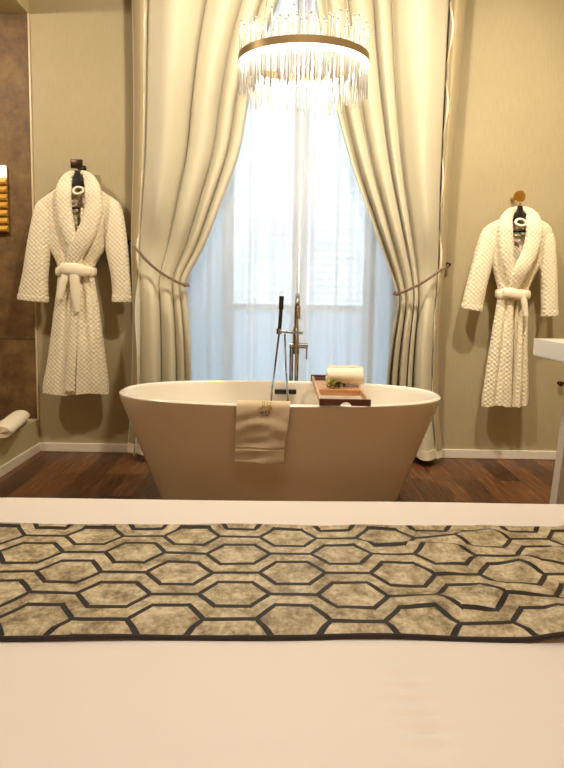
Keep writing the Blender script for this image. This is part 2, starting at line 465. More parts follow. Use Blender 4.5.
ha = at(279, 331, fy-.02); hb = at(303, 333, fy-.02)
bm = bmesh.new(); tube(bm, [ha, hb], .009, 12); tube(bm, [(ha.x, fy-.045, ha.z-.016), (ha.x, fy-.045, ha.z+.016)], .015, 12); tube(bm, [(ha.x, fy-.045, ha.z), (ha.x, fy-.018, ha.z)], .008, 10); obj('wand_holder', bm, 'chrome', tf)
w0 = at(279.3, 333, fy-.045); w1 = at(281, 309, fy-.045); w2 = at(281.6, 296, fy-.045)
bm = bmesh.new(); tube(bm, [w0, w1], .0105, 14); wd = obj('hand_shower', bm, 'black_gloss', tf)
bm = bmesh.new(); tube(bm, [w1, w1+(w2-w1)*.04, w2], .0135, 14); o = obj('shower_head', bm, 'black', wd); o.matrix_parent_inverse = Matrix(); o['label'] = 'matt black hand shower head'
bm = bmesh.new()
hp = [w0, at(277, 350, 3.2), at(274, 375, 3.13), at(271.5, 394, 2.9), Vector((at(270.8, 398, 2.75).x, 2.75, .36)), Vector((at(279, 398, 2.7).x, 2.7, .24)), Vector((at(288, 398, 2.75).x, 2.75, .36)), at(287.6, 394, 2.9), at(286, 372, 3.13), at(285.2, 350, 3.22), at(285, 334, fy-.015)]
tube(bm, catmull(hp, 10), .0056, 8); obj('hose', bm, 'chrome', tf)

# ------------------------------------------------------------------ bath caddy and what lies on it
yc = 2.44; xa, xb = at(319.5, 402, yc).x, at(371, 402, yc).x
zt = TH+.001
cdd = thing('bath_caddy', 'brown wooden bath caddy laid across the tub rims', 'bath tray', ((xa+xb)/2, 2.79, zt))
cz = zt+.028
bm = bmesh.new()                                   # front rail with a half round grip cut
rx = (xa+xb)/2+.003; rr = .022
top, bot = [], []
N = 40
for i in range(N+1):
    x = xa+(xb-xa)*i/N; dx = abs(x-rx)
    bot.append((x, zt+(math.sqrt(max(0, rr*rr-dx*dx))*.75 if dx < rr else 0)))
vs = []
for y in (yc, yc+.016):
    vs.append(([bm.verts.new((x, y, z)) for x, z in bot], [bm.verts.new((x, y, cz)) for x, z in bot]))
for i in range(N):
    for k in (0, 1): bm.faces.new((vs[k][0][i], vs[k][0][i+1], vs[k][1][i+1], vs[k][1][i]))
    for e in (0, 1): bm.faces.new((vs[0][e][i], vs[0][e][i+1], vs[1][e][i+1], vs[1][e][i]))
for i in (0, N): bm.faces.new((vs[0][0][i], vs[0][1][i], vs[1][1][i], vs[1][0][i]))
obj('front_rail', bm, 'wood_dark', cdd, False)
YB = 3.14
for x in (xa, xb-.012):
    bm = bmesh.new(); box(bm, (x, yc+.016, zt), (x+.012, YB-.014, cz), .002); obj('side_rail', bm, 'wood_side', cdd, False)
bm = bmesh.new(); box(bm, (xa-.004, YB-.014, zt), (xb+.004, YB, cz+.006), .002); obj('back_rail', bm, 'wood_dark', cdd, False)
bm = bmesh.new(); box(bm, (xa+.012, 2.70, cz-.03), (xb-.012, 2.99, cz-.002), .002); obj('shelf_board', bm, 'wood_orange', cdd, False)
for y in (3.03, 3.075):
    bm = bmesh.new(); box(bm, (xa+.012, y, cz-.014), (xb-.012, y+.016, cz-.002), .002); obj('slat', bm, 'wood_dark', cdd, False)
def roll(bm, c, axis, L, R, turns=3.2, thick=.011, fray=.003):
    """a towel rolled up: spiral cross-section swept along its axis"""
    ax = Vector(axis).normalized(); s = Vector((0, 0, 1)).cross(ax).normalized(); u = Vector((0, 0, 1))
    n = 90; prof = []
    for i in range(n+1):
        t = i/n; a = t*turns*2*PI; r = .006+(R-thick*.5-.006)*t
        prof.append((a, r))
    NL = 14; rings = []
    for j in range(NL+1):
        q = j/NL; ring = []
        e = 1-.10*(abs(2*q-1)**6)
        for a, r in prof: ring.append((a, (r+thick*.42)*e))
        for a, r in reversed(prof): ring.append((a, (r-thick*.42)*e))
        pts = []
        for k, (a, r) in enumerate(ring):
            wob = fray*noise.noise(Vector((a*1.1, q*5, 3)))*(r/R)
            pts.append(Vector(c)+ax*((q-.5)*L+.004*math.sin(a*2)*(1 if q in (0, 1) else 0))+s*math.cos(a)*(r+wob)+u*math.sin(a)*(r+wob))
        rings.append(pts)
    vs = loft(bm, rings, False)
    m = n+1
    for ring in (vs[0], vs[-1]):
        L2 = len(ring)
        for k in range(n):
            try: bm.faces.new((ring[k], ring[k+1], ring[L2-2-k], ring[L2-1-k]))
            except ValueError: pass
ty = 2.80; ta = at(327, 378, ty); tb = at(363, 378, ty)
bm = bmesh.new(); R = .052
roll(bm, ((ta.x+tb.x)/2, ty, cz-.002+R+.001), (1, .03, 0), tb.x-ta.x, R)
tag(obj('rolled_towel', bm, 'towel'), 'cream rolled towel lying on the wooden bath caddy', 'towel')
# sprig
sc0 = at(337, 389, 2.735); sc0.z = cz-.002
sp_ = thing('leaf_sprig', 'small green sprig lying in front of the rolled towel on the caddy', 'plant', sc0)
bm = bmesh.new(); tube(bm, [sc0+Vector((-.045, .01, .006)), sc0+Vector((0, .005, .012)), sc0+Vector((.05, .008, .005))], .0022, 6); obj('stem', bm, 'stem', sp_)
def leafmesh(bm, p, d, L, W):
    d = Vector(d).normalized(); s = d.cross(Vector((0, 0, 1)))
    s = s.normalized() if s.length > .01 else Vector((1, 0, 0)); u = s.cross(d)
    rings = []
    for i in range(7):
        t = i/6; w = W*math.sin(PI*min(.98, t*.93+.05))**.8; c = p+d*L*t+u*(.15*L*math.sin(PI*t))
        rings.append([c+s*w*math.cos(a)+u*.0012*math.sin(a) for a in [2*PI*k/8 for k in range(8)]])
    loft(bm, rings)
for i in range(34):
    t = random.random(); p = sc0+Vector((-.048+.096*t, random.uniform(-.012, .008), random.uniform(.004, .02)))
    d = Vector((random.uniform(-1, 1), random.uniform(-1.0, .4), random.uniform(.1, 1.3)))
    bm = bmesh.new(); leafmesh(bm, p, d, random.uniform(.02, .034), random.uniform(.005, .009))
    o = obj('leaf', bm, 'leaf_pale' if t < .36 else 'leaf', sp_)

# ------------------------------------------------------------------ hand towel over the near rim
hy = TC.y-TW
xl0, xr0 = at(237, 402, hy).x, at(290.5, 402, hy).x
xl1, xr1 = at(235, 461, hy).x, at(283.5, 461, hy).x
zbot = at(260, 462, hy).z
def rimpath():
    """(y,z) polyline: inside of the tub, over the rim, down the sloping front"""
    p = [(hy+.05, TH-.12), (hy+.043, TH-.06), (hy+.036, TH-.012), (hy+.026, TH+.006), (hy+.012, TH+.009), (hy-.002, TH+.004), (hy-.010, TH-.012), (hy-.011, TH-.05)]
    slope = (TW-BW)/TH
    for k in range(1, 9):
        z = TH-.05+(zbot-TH+.05)*k/8
        p.append((hy-.011+.25*slope*(TH-.05-z), z))
    return p
rp = catmull([(0, y, z) for y, z in rimpath()], 4)
acc = [0]
for i in range(1, len(rp)): acc.append(acc[-1]+(rp[i]-rp[i-1]).length)
def tw(u, v):
    s = v*acc[-1]; i = 0
    while i < len(acc)-2 and acc[i+1] < s: i += 1
    t = (s-acc[i])/(acc[i+1]-acc[i]); p = rp[i].lerp(rp[i+1], t)
    k = sm(.3, 1, v)
    x = (xl0+(xl1-xl0)*k)*(1-u)+(xr0+(xr1-xr0)*k)*u
    f = sm(.38, .6, v)
    y = p.y-f*(.006+.004*math.sin(v*30+2*math.sin(u*3))*math.exp(-((v-.62)/.14)**2)+.004*math.sin(u*5+v*4)+.006*noise.noise(Vector((u*2.2, v*6, 1)))+.003*math.sin(v*44+u*3)*math.exp(-((u-.4)/.35)**2))
    if v > .84 and v < .87: y += .0035
    return Vector((x, y, p.z+.003*math.sin(u*4+1)*(1 if v > .9 else 0)))
tws = thing('hand_towel', 'beige hand towel with gold emblem hung over the tub rim', 'towel', ((xl0+xr0)/2, hy, TH))
bm = bmesh.new(); surf(bm, tw, 40, 110, .005); obj('towel_cloth', bm, 'handtowel', tws)
# embroidered emblem and two short lines of lettering (too small to read in the photograph)
def mark(bm, px, py, w, h):
    c = at(px, py, hy-.018)
    best = min(((tw(u/60, v/220)-c).length, u/60, v/220) for u in range(0, 61) for v in range(80, 150))
    p = tw(best[1], best[2]); q = tw(best[1], best[2]+.006); tdir = (q-p).normalized(); nrm = Vector((1, 0, 0)).cross(tdir).normalized()
    if nrm.y > 0: nrm = -nrm
    sc = hy/F
    a = Vector((1, 0, 0))*w*sc/2; b = tdir*h*sc/2
    lo = [p-a-b, p+a-b, p+a+b, p-a+b]
    loft(bm, [[v+nrm*.001 for v in lo], [v+nrm*.0085 for v in lo]])
em = bmesh.new()
for x, y, w, h in ((262.4, 402, .9, 5), (264.6, 402.5, .8, 6), (267.2, 402.5, .8, 6), (270.2, 402, .9, 4), (261, 407.4, 3.4, .9), (263, 406.2, 1.6, .9), (268.6, 405.6, 2, 1.4), (270.8, 407.2, 3.6, .9), (269, 409, 4, .6)): mark(em, x, y, w, h)
obj('embroidered_emblem', em, 'gold_print', tws, False)
em = bmesh.new()
for x, y, w, h in ((260.8, 412.3, 1.4, 1.5), (263.4, 412.3, 1.2, 1.5), (266, 412.3, 1.4, 1.5), (269, 412.3, 1.2, 1.3), (262.8, 415.4, 1.6, .9), (265, 415.4, 1.3, .9), (267, 415.2, 1.2, .9)): mark(em, x, y, w, h)
obj('embroidered_lettering', em, 'brown_print', tws, False)

# ------------------------------------------------------------------ curtains
CYC = 3.535
ZTOP = CEIL-.002
def curtain(name, label, outer, inner, grooves, ytie, hemy, dtie):
    t = thing(name, label, 'curtain', (at(outer[0][1], 440, CYC).x, CYC, 0), 'curtains beside the window')
    gs = [0]+grooves+[1]
    amps = [.25+.75*min(1, (gs[i+1]-gs[i])/.3) for i in range(len(gs)-1)]
    ztie = at(165, ytie, CYC).z
    zlo = max(.012, at(outer[-1][1], hemy, CYC).z)
    def edges(z):
        # find photo row for height z at this depth
        py = 292+(H-z)*F/CYC
        return py
    rows_o = [(r[0], r[1]) for r in outer]; rows_i = [(r[0], r[1]) for r in inner]
    def fn(u, v):
        z = ZTOP+(zlo-ZTOP)*v
        py = edges(z)
        # roll correction : sample row then solve at the two edges
        xo = at(interp(rows_o, py)[0], py, CYC).x; xi = at(interp(rows_i, py)[0], py, CYC).x
        i = 0
        while i < len(gs)-2 and u > gs[i+1]: i += 1
        s = (u-gs[i])/(gs[i+1]-gs[i])
        zt_u = ztie+(1-u)*dtie; k = math.exp(-((z-zt_u)/.20)**2); below = sm(zt_u+.05, zt_u-.15, z)
        A = .15*(1-.62*k)*(1-.3*below)*amps[i]
        bul = math.sin(PI*s)**.75
        lean = .030*math.sin(PI*s)*(1-.6*k)*(1 if xi > xo else -1)
        mic = .010*noise.noise(Vector((u*8, z*1.1, 5+xo*.2)))
        gr = sum(math.exp(-((u-g_)/.014)**2) for g_ in gs[1:-1])
        y = CYC-.012-A*bul-mic-.01*k+.05*gr*(1-.5*k)
        x = xo+(xi-xo)*u+lean
        return Vector((x, y, z))
    bm = bmesh.new(); surf(bm, fn, 220, 110, .006); obj('curtain_fabric', bm, 'curtain', t)
    # lining turned out along the outer edge, shade put in its colour; pale piped hem
    sgn = 1 if inner[0][1] > outer[0][1] else -1
    pth = [fn(.085+.012*math.sin(j*.8), j/60)+Vector((0, -.014, 0)) for j in range(61)]
    def linf(u, v):
        p = fn(.004+u*.085, v*.985); return p+Vector((0, -.0075, 0))
    bm = bmesh.new(); surf(bm, linf, 18, 80, .002); obj('turned_lining', bm, 'lining_shaded', t)
    bm = bmesh.new(); tube(bm, pth, .0068, 6); o = obj('piped_edge', bm, 'hem', t); o['label'] = 'pale piped edge of the curtain'
    def hemf(u, v):
        p = fn(u*.998+.001, 1-.018*(1-v)); return p+Vector((0, -.006, .002))
    bm = bmesh.new(); surf(bm, hemf, 80, 3, .004); obj('bottom_hem', bm, 'hem', t)
    return fn, ztie
lf, lzt = curtain('drape_curtain', 'cream curtain left of the window, tied back beside the left bathrobe',
    [(-60, 131), (0, 133), (120, 135), (250, 133), (300, 134), (380, 133), (440, 130), (460, 128)],
    [(-60, 300), (0, 284), (60, 261), (110, 248), (160, 238), (200, 223), (250, 203), (283, 186), (300, 186.5), (340, 189), (378, 190.5), (460, 192)],
    [.10, .50, .745, .88], 283, 450, .25)
rf, rzt = curtain('drape_curtain', 'cream curtain right of the window, tied back beside the right bathrobe',
    [(-60, 470), (0, 466), (120, 456), (200, 449), (265, 444), (300, 440), (400, 438), (452, 442), (470, 443)],
    [(-60, 298), (0, 312), (60, 323), (112, 335), (170, 352), (215, 369), (255, 384), (292, 396), (305, 396.5), (340, 392), (378, 388), (460, 386)],
    [.10, .48, .60, .78, .92], 290, 456, .17)
def rope(name, label, pts):
    t = thing(name, label, 'rope', pts[0], 'rope tiebacks')
    path = catmull(pts, 14)
    L = len(path); fr = frames(path)
    bm = bmesh.new()
    for k in range(3):
        pp = [p+(s*math.cos(i*.55+2*PI*k/3)+u*math.sin(i*.55+2*PI*k/3))*.004 for i, (p, s, u) in enumerate(fr)]
        tube(bm, pp, .0045, 6)
    obj('twisted_cord', bm, 'rope', t)
    return t
hk1 = at(131, 243, WY); hk2 = at(447, 265, WY)
t1 = rope('curtain_tieback', 'brown twisted cord tying back the left curtain', [hk1+Vector((0, -.03, 0)), at(133, 245.5, 3.5), at(138, 251, 3.415), at(147, 261, 3.395), at(160, 272, 3.395), at(175, 281, 3.41), at(185, 285, 3.44), at(188, 285, 3.52), at(178, 279, 3.59), at(145, 257, 3.598), hk1+Vector((.012, -.024, .004))])
t2 = rope('curtain_tieback', 'brown twisted cord tying back the right curtain', [hk2+Vector((0, -.03, 0)), at(444, 267.5, 3.5), at(439, 271, 3.415), at(431, 277, 3.395), at(420, 284, 3.395), at(408, 290, 3.41), at(397, 294, 3.44), at(394.5, 293, 3.52), at(404, 287, 3.59), at(432, 272, 3.598), hk2+Vector((-.012, -.024, .004))])
kn = at(185, 285, 3.44); bm = bmesh.new(); lathe(bm, [(.0, -.014), (.011, -.008), (.013, 0), (.011, .008), (0, .014)], kn, 'X', 12); obj('knot', bm, 'rope', t1)
kn = at(397, 294, 3.44); bm = bmesh.new(); lathe(bm, [(.0, -.014), (.011, -.008), (.013, 0), (.011, .008), (0, .014)], kn, 'X', 12); obj('knot', bm, 'rope', t2)
for hk, side in ((hk1, 'left'), (hk2, 'right')):
    bm = bmesh.new(); lathe(bm, [(.016, 0), (.016, -.004), (.006, -.006), (.006, -.034), (.012, -.038), (.012, -.044), (.004, -.047)], hk, 'Y', 14)
    tag(obj('tieback_hook', bm, 'bronze'), f'dark hook on the wall holding the {side} curtain cord', 'hook', 'tieback hooks')

# sheer curtains
SY = 3.628
def sheer(label, x0, x1, ph, slant):
    def fn(u, v):
        z = ZTOP+(.02-ZTOP)*v
        uu = u+.012*math.sin(u*23+ph)
        x = x0+(x1-x0)*uu+slant(u, z)
        y = SY+.010*math.sin(u*34+ph+.4*math.sin(u*9))+.005*math.sin(u*71+ph*2+.3*z)+.003*noise.noise(Vector((u*7, z*.7, ph)))
        return Vector((x, y, z))
    bm = bmesh.new(); surf(bm, fn, 260, 30); tag(obj('sheer_curtain', bm, 'sheer', recalc=False), label, 'sheer curtain', 'sheer curtains in the window')
xg = at(299.5, 230, SY).x
sheer('white sheer curtain over the left half of the window', RX0-.06, xg-.003, .6, lambda u, z: 0)
sheer('white sheer curtain over the right half of the window', xg+.004, RX1+.06, 2.1, lambda u, z: 0)

# ------------------------------------------------------------------ chandelier
CHY = 2.72
cc = at(303.5, 65, CHY); TILT = math.tan(math.radians(4.5)); CR = 62.5*CHY/F
ch = thing('chandelier', 'round chandelier with a fringe of crystal rods above the bathtub', 'chandelier', (cc.x, cc.y, cc.z))
bm = bmesh.new()
def annulus(bm, r0, r1, z0, z1, seg=96):
    loft(bm, [[Vector((cc.x+r*math.cos(2*PI*k/seg), cc.y+r*math.sin(2*PI*k/seg), cc.z+z+r*math.sin(2*PI*k/seg)*TILT)) for k in range(seg)] for r, z in ((r0, z0), (r1, z0), (r1, z1), (r0, z1), (r0, z0))], False)
annulus(bm, CR-.035, CR, 0, .031); bmesh.ops.remove_doubles(bm, verts=bm.verts, dist=1e-5); obj('ring_band', bm, 'satin_band', ch)
bm = bmesh.new(); annulus(bm, CR-.032, CR-.002, -.014, -.0005); bmesh.ops.remove_doubles(bm, verts=bm.verts, dist=1e-5); o = obj('led_strip', bm, 'led', ch); o['label'] = 'glowing white light strip under the ring'
def rod(bm, a, r, up, dn, rad=.0034):
    x, y = cc.x+r*math.cos(a), cc.y+r*math.sin(a)
    prof = [(0.0, -dn-.004), (rad, -dn), (rad, up), (rad*.6, up+.003), (rad*1.7, up+.009), (rad*.9, up+.014), (0, up+.015)]
    lathe(bm, prof, (x, y, cc.z+r*math.sin(a)*TILT), 'Z', 7)
k = 0
for i in range(100):
    a = 2*PI*i/100; r = CR-.006 if i % 2 else CR-.028
    bm = bmesh.new(); rod(bm, a, r, random.uniform(.085, .15), random.uniform(.115, .165)); obj('crystal_rod', bm, 'crystal', ch)
bm = bmesh.new()
for i in range(90):
    a = 2*PI*(i+.5)/90; r = CR-random.choice((.017, .05, .075)); rod(bm, a, r, random.uniform(.06, .13), random.uniform(.09, .145))
tag(obj('crystal_rod_fringe', bm, 'crystal', ch), kind='stuff')
bm = bmesh.new()
for i in range(3):
    a = 2*PI*i/3+.4; tube(bm, [(cc.x+(CR-.015)*math.cos(a), cc.y+(CR-.015)*math.sin(a), cc.z+.03), (cc.x+.04*math.cos(a), cc.y+.04*math.sin(a), CEIL-.03)], .0012, 5)
obj('suspension_wire', bm, 'chrome', ch)
bm = bmesh.new(); lathe(bm, [(.07, -.03), (.075, -.025), (.075, 0)], (cc.x, cc.y, CEIL)); obj('ceiling_canopy', bm, 'satin_band', ch)

# ------------------------------------------------------------------ bathrobes
RY = WY-.105
def bathrobe(label, body, sleeves, V, lapels, belt, grooves, placket, seed):
    """body rows (py, x_left, x_right, half_depth, fold_amp)"""
    top = body[0][0]; bot = body[-1][0]
    base = at((body[-1][1]+body[-1][2])/2, bot, RY)
    t = thing('bathrobe', label, 'bathrobe', base, 'white bathrobes on the wall')
    NR, NC = 110, 96
    rings = []
    for j in range(NR+1):
        py = top+(bot-top)*j/NR
        xl, xr, hd, fa = interp(body, py)
        L, R = at(xl, py, RY), at(xr, py, RY); c = (L+R)/2; hw = (R-L).length/2
        ring = []
        for k in range(NC):
            a = 2*PI*k/NC; ct, st = math.cos(a), math.sin(a)
            x = hw*math.copysign(abs(ct)**.8, ct); y = (hd if st < 0 else hd*.35)*math.copysign(abs(st)**.75, st)
            u = .5+.5*x/hw
            if st < 0:
                g = sum(dp*math.exp(-((u-u_-sl*(py-top)/(bot-top))/w)**2) for u_, dp, w, sl in grooves)
                y += fa*g*min(1, -st*1.6)
                y += .004*noise.noise(Vector((u*6, py*.03, seed)))
            z = c.z+(R.z-L.z)/2*(x/hw)+(.006*math.sin(u*9+seed) if j == NR else 0)
            ring.append(Vector((c.x+x, RY+y, z)))
        rings.append(ring)
    bm = bmesh.new(); loft(bm, rings, False)
    # neck opening : cut the front between the lapels
    (va, vl, vr), (vb, vc) = V
    kill = []
    for f in bm.faces:
        c = f.calc_center_median()
        if c.y > RY-.004: continue
        A = at(vl, va, RY); B = at(vr, va, RY); C_ = at(vc, vb, RY)
        if c.z <= C_.z: continue
        s = min(1, (c.z-C_.z)/(A.z-C_.z))
        if C_.x+(A.x-C_.x)*s < c.x < C_.x+(B.x-C_.x)*s: kill.append(f)
    bmesh.ops.delete(bm, geom=kill, context='FACES')
    obj('robe_body', bm, 'waffle', t)
    for rows in sleeves:        # rows (px, py, half_width_px, half_depth, dy)
        pts = [at(r[0], r[1], RY+r[4]) for r in rows]
        tab = [(i,)+tuple(p)+(r[2]*RY/F, r[3]) for i, (p, r) in enumerate(zip(pts, rows))]
        path, rad = [], []
        n = (len(rows)-1)*12
        for i in range(n+1):
            q = interp(tab, i/12); path.append(Vector(q[:3])); rad.append((q[3], q[4]))
        rings = []
        for i, p in enumerate(path):
            tdir = (path[min(i+1, n)]-path[max(i-1, 0)]); tdir.y = 0; tdir.normalize(); s = Vector((tdir.z, 0, -tdir.x))
            ring = []
            for k in range(40):
                a = 2*PI*k/40; ct, st = math.cos(a), math.sin(a)
                wob = 1+.06*noise.noise(Vector((ct*1.4, st*1.4, i*.05+seed)))
                ring.append(p+s*rad[i][0]*math.copysign(abs(ct)**.85, ct)*wob+Vector((0, rad[i][1]*math.copysign(abs(st)**.85, st)*wob, 0)))
            rings.append(ring)
        # cuff turned inside
        p = path[-1]; inner = [p+(v-p)*.82+Vector((0, 0, 0)) for v in rings[-1]]
        deep = [v+(path[-8]-path[-1]) for v in inner]
        rings += [inner, deep]
        bm = bmesh.new(); loft(bm, rings); sl = obj('sleeve', bm, 'waffle', t)
        # cuff band
        m0 = n-7; bm = bmesh.new(); rr = []
        for i in range(m0, n+1):
            e = 1.05 if m0 < i < n else 1.01
            rr.append([path[i]+(v-path[i])*e for v in rings[i]])
        loft(bm, rr, False); obj('cuff', bm, 'waffle', sl)
    # shawl collar
    bm = bmesh.new()
    for rows in lapels:         # (px, py, half_width_px, thick, dy)
        tab = [(i,)+tuple(at(r[0], r[1], RY+r[4]))+(r[2]*RY/F, r[3]) for i, r in enumerate(rows)]
        n = (len(rows)-1)*10; path = [interp(tab, i/10) for i in range(n+1)]; rings = []
        for i, q in enumerate(path):
            p = Vector(q[:3]); a0 = Vector(path[max(i-1, 0)][:3]); a1 = Vector(path[min(i+1, n)][:3]); td = a1-a0; td.y = 0; td.normalize(); s = Vector((td.z, 0, -td.x))
            rings.append([p+s*q[3]*math.cos(2*PI*k/20)+Vector((0, q[4]*math.copysign(abs(math.sin(2*PI*k/20))**.7, math.sin(2*PI*k/20)), 0)) for k in range(20)])
        loft(bm, rings)
    obj('shawl_collar', bm, 'waffle', t)
    # front edge
    if placket:
        bm = bmesh.new(); rings = []
        tab = [(i,)+tuple(at(r[0], r[1], RY+r[3]))+(r[2]*RY/F,) for i, r in enumerate(placket)]
        n = (len(placket)-1)*10
        for i in range(n+1):
            q = interp(tab, i/10); p = Vector(q[:3])
            rings.append([p+Vector((q[3]*math.cos(2*PI*k/14), .009*math.sin(2*PI*k/14), 0)) for k in range(14)])
        loft(bm, rings); obj('front_edge', bm, 'waffle', t)
    # belt
    py, x0, x1, hh, hd = belt['band']
    c = at((x0+x1)/2, py, RY); hw = (x1-x0)/2*RY/F; hz = hh*RY/F
    bm = bmesh.new(); rings = []
    for k in range(49):
        a = 2*PI*k/48; o_ = Vector((math.cos(a), math.sin(a), 0))
        ctr = Vector((c.x+hw*math.copysign(abs(o_.x)**.8, o_.x), c.y+hd*math.copysign(abs(o_.y)**.75, o_.y), c.z+.004*math.sin(a*3)))
        rings.append([ctr+o_*.014*math.cos(b)+Vector((0, 0, hz*math.copysign(abs(math.sin(b))**.8, math.sin(b)))) for b in [2*PI*q/14 for q in range(14)]])
    loft(bm, rings, False); bl = obj('belt', bm, 'terry', t)
    for nm, rows in belt['pieces']:   # (px, py, half_width_px, thick, dy)
        bm = bmesh.new()
        tab = [(i,)+tuple(at(r[0], r[1], RY+r[4]))+(r[2]*RY/F, r[3]) for i, r in enumerate(rows)]
        n = (len(rows)-1)*8; path = [interp(tab, i/8) for i in range(n+1)]; rings = []
        for i, q in enumerate(path):
            p = Vector(q[:3]); td = Vector(path[min(i+1, n)][:3])-Vector(path[max(i-1, 0)][:3]); td.y = 0; td.normalize(); s = Vector((td.z, 0, -td.x))
            rings.append([p+s*q[3]*math.cos(2*PI*k/16)+Vector((0, q[4]*math.sin(2*PI*k/16), 0)) for k in range(16)])
        loft(bm, rings); obj(nm, bm, 'terry', bl)
    return t
def hanger(label, nx, ny, hooky, shoulders, bary, barx):
    t = thing('coat_hanger', label, 'hanger', at(nx, ny, RY), 'coat hangers inside the bathrobes')
    HY = RY-.006
    bm = bmesh.new()
    for (sx, sy) in shoulders:
        tab = [(0, nx, ny, 4.5), (1, nx+(sx-nx)*.35, ny+(sy-ny)*.25, 4.0), (2, sx, sy, 2.2)]
        rings = []
        for i in range(17):
            q = interp(tab, i/8); p = at(q[0], q[1], HY); hz = q[2]*RY/F
            rings.append([p+Vector((0, .010*math.cos(b), hz*math.sin(b))) for b in [2*PI*k/12 for k in range(12)]])
        loft(bm, rings)
    rings = []
    for py, hw in ((ny-9, 2.2), (ny-6, 3), (ny, 4), (ny+7, 5), (ny+8, 4.4)):
        p = at(nx, py, HY-.012); w = hw*RY/F
        rings.append([p+Vector((w*math.copysign(abs(math.cos(b))**.6, math.cos(b)), .009*math.sin(b), 0)) for b in [2*PI*k/16 for k in range(16)]])
    loft(bm, rings)
    obj('shoulder_arms', bm, 'black', t)
    bm = bmesh.new(); tube(bm, [at(barx[0], bary, HY), at(barx[1], bary, HY)], .006, 8); obj('trouser_bar', bm, 'black', t)
    p0 = at(nx, ny-2, HY); ph = at(nx, hooky, HY); bm = bmesh.new()
    r = .016; pts = [p0, Vector((p0.x, HY, ph.z-.03))]
    for k in range(0, 9):
        a = -PI/2+.3+k*(1.45*PI)/8
        pts.append(Vector((ph.x, HY-.0+r*math.cos(a)*.9, ph.z-r+r*math.sin(a)+.0)))
    tube(bm, pts, .0024, 8); obj('hook', bm, 'black', t)
# left robe
LT = -.055
left = bathrobe('white waffle bathrobe hanging on the left wall beside the stone', [
    (178, 66, 90, .035, 0), (184, 62, 96, .045, 0), (190, 55, 101, .05, 0), (196, 46.5, 110, .052, 0), (202, 39, 117.5, .054, 0), (210, 37.5, 120.5, .055, 0), (225, 42, 117, .058, .3), (248, 50, 106, .058, .6), (262, 57, 97, .055, .8), (271, 59, 94, .052, .8),
    (282, 58, 95, .056, 1), (300, 56, 98, .06, 1), (330, 52, 102, .062, 1), (360, 48, 106, .064, 1), (385, 43.5, 109, .066, 1), (393, 43.5, 109, .066, 1)],
    [[(48, 203, 8.5, .035, 0), (45, 213, 11, .046, -.004), (40.5, 238, 11.6, .048, -.008), (36, 270, 12.2, .05, -.01), (34, 290, 14, .05, -.01), (33.3, 301, 14.5, .05, -.01)],
     [(109.5, 203, 8.5, .035, 0), (112, 213, 10.5, .046, -.004), (115, 238, 11.2, .048, -.008), (120, 270, 9.8, .046, -.01), (122, 290, 9.4, .045, -.01), (122.3, 302, 9.3, .045, -.01)]],
    [(172, 63, 93), (252, 76)],
    [[(78, 173.5, 3, .018, .03), (71, 175, 4.2, .022, .012), (66, 181, 6, .024, -.022), (63.4, 191, 7.6, .026, LT-.006), (63.6, 206, 7.6, .026, LT-.016), (66.2, 222, 7.4, .024, LT-.020), (70.4, 238, 6.2, .022, LT-.020), (76, 254, 5, .015, LT-.012), (79, 266, 4, .01, LT-.004)],
     [(78, 173.5, 3, .018, .03), (85, 175, 4.2, .022, .012), (90, 181, 6.4, .025, -.022), (92.8, 191, 8.0, .027, LT-.008), (94.2, 205, 8.4, .027, LT-.02), (91.4, 220, 8.6, .026, LT-.028), (84, 238, 8.6, .024, LT-.034), (75, 254, 7.5, .018, LT-.022), (70, 266, 6, .012, LT-.008)]],
    {'band': (271.5, 58.5, 94, 4.3, .06),
     'pieces': [('belt_tail', [(66, 275, 4, .012, LT-.018), (62.5, 284, 3.8, .011, LT-.022), (59.5, 298, 3.2, .010, LT-.022)]),
                ('belt_tail', [(74, 268, 4.6, .013, LT-.026), (74.5, 280, 5, .013, LT-.03), (75.5, 296, 4.4, .011, LT-.028), (77, 312, 2.6, .009, LT-.026)]),
                ('knot', [(60, 268, 4.5, .012, LT-.012), (66, 269, 6, .018, LT-.022), (76, 270, 6.5, .02, LT-.026), (84, 271, 5.6, .016, LT-.02), (91, 272, 4.4, .012, LT-.012)])]},
    [(.30, .012, .05, 0), (.50, .030, .03, -.02), (.68, .014, .06, .06), (.86, .010, .04, .02)],
    [(75, 304, 3.4, LT-.008), (73, 330, 4.2, LT-.012), (71, 360, 4.8, LT-.016), (69.5, 391, 5.4, LT-.016)], 1.3)
hanger('black hanger inside the left bathrobe', 77.5, 180, 166, [(50, 194), (106, 196)], 208, (60, 96))
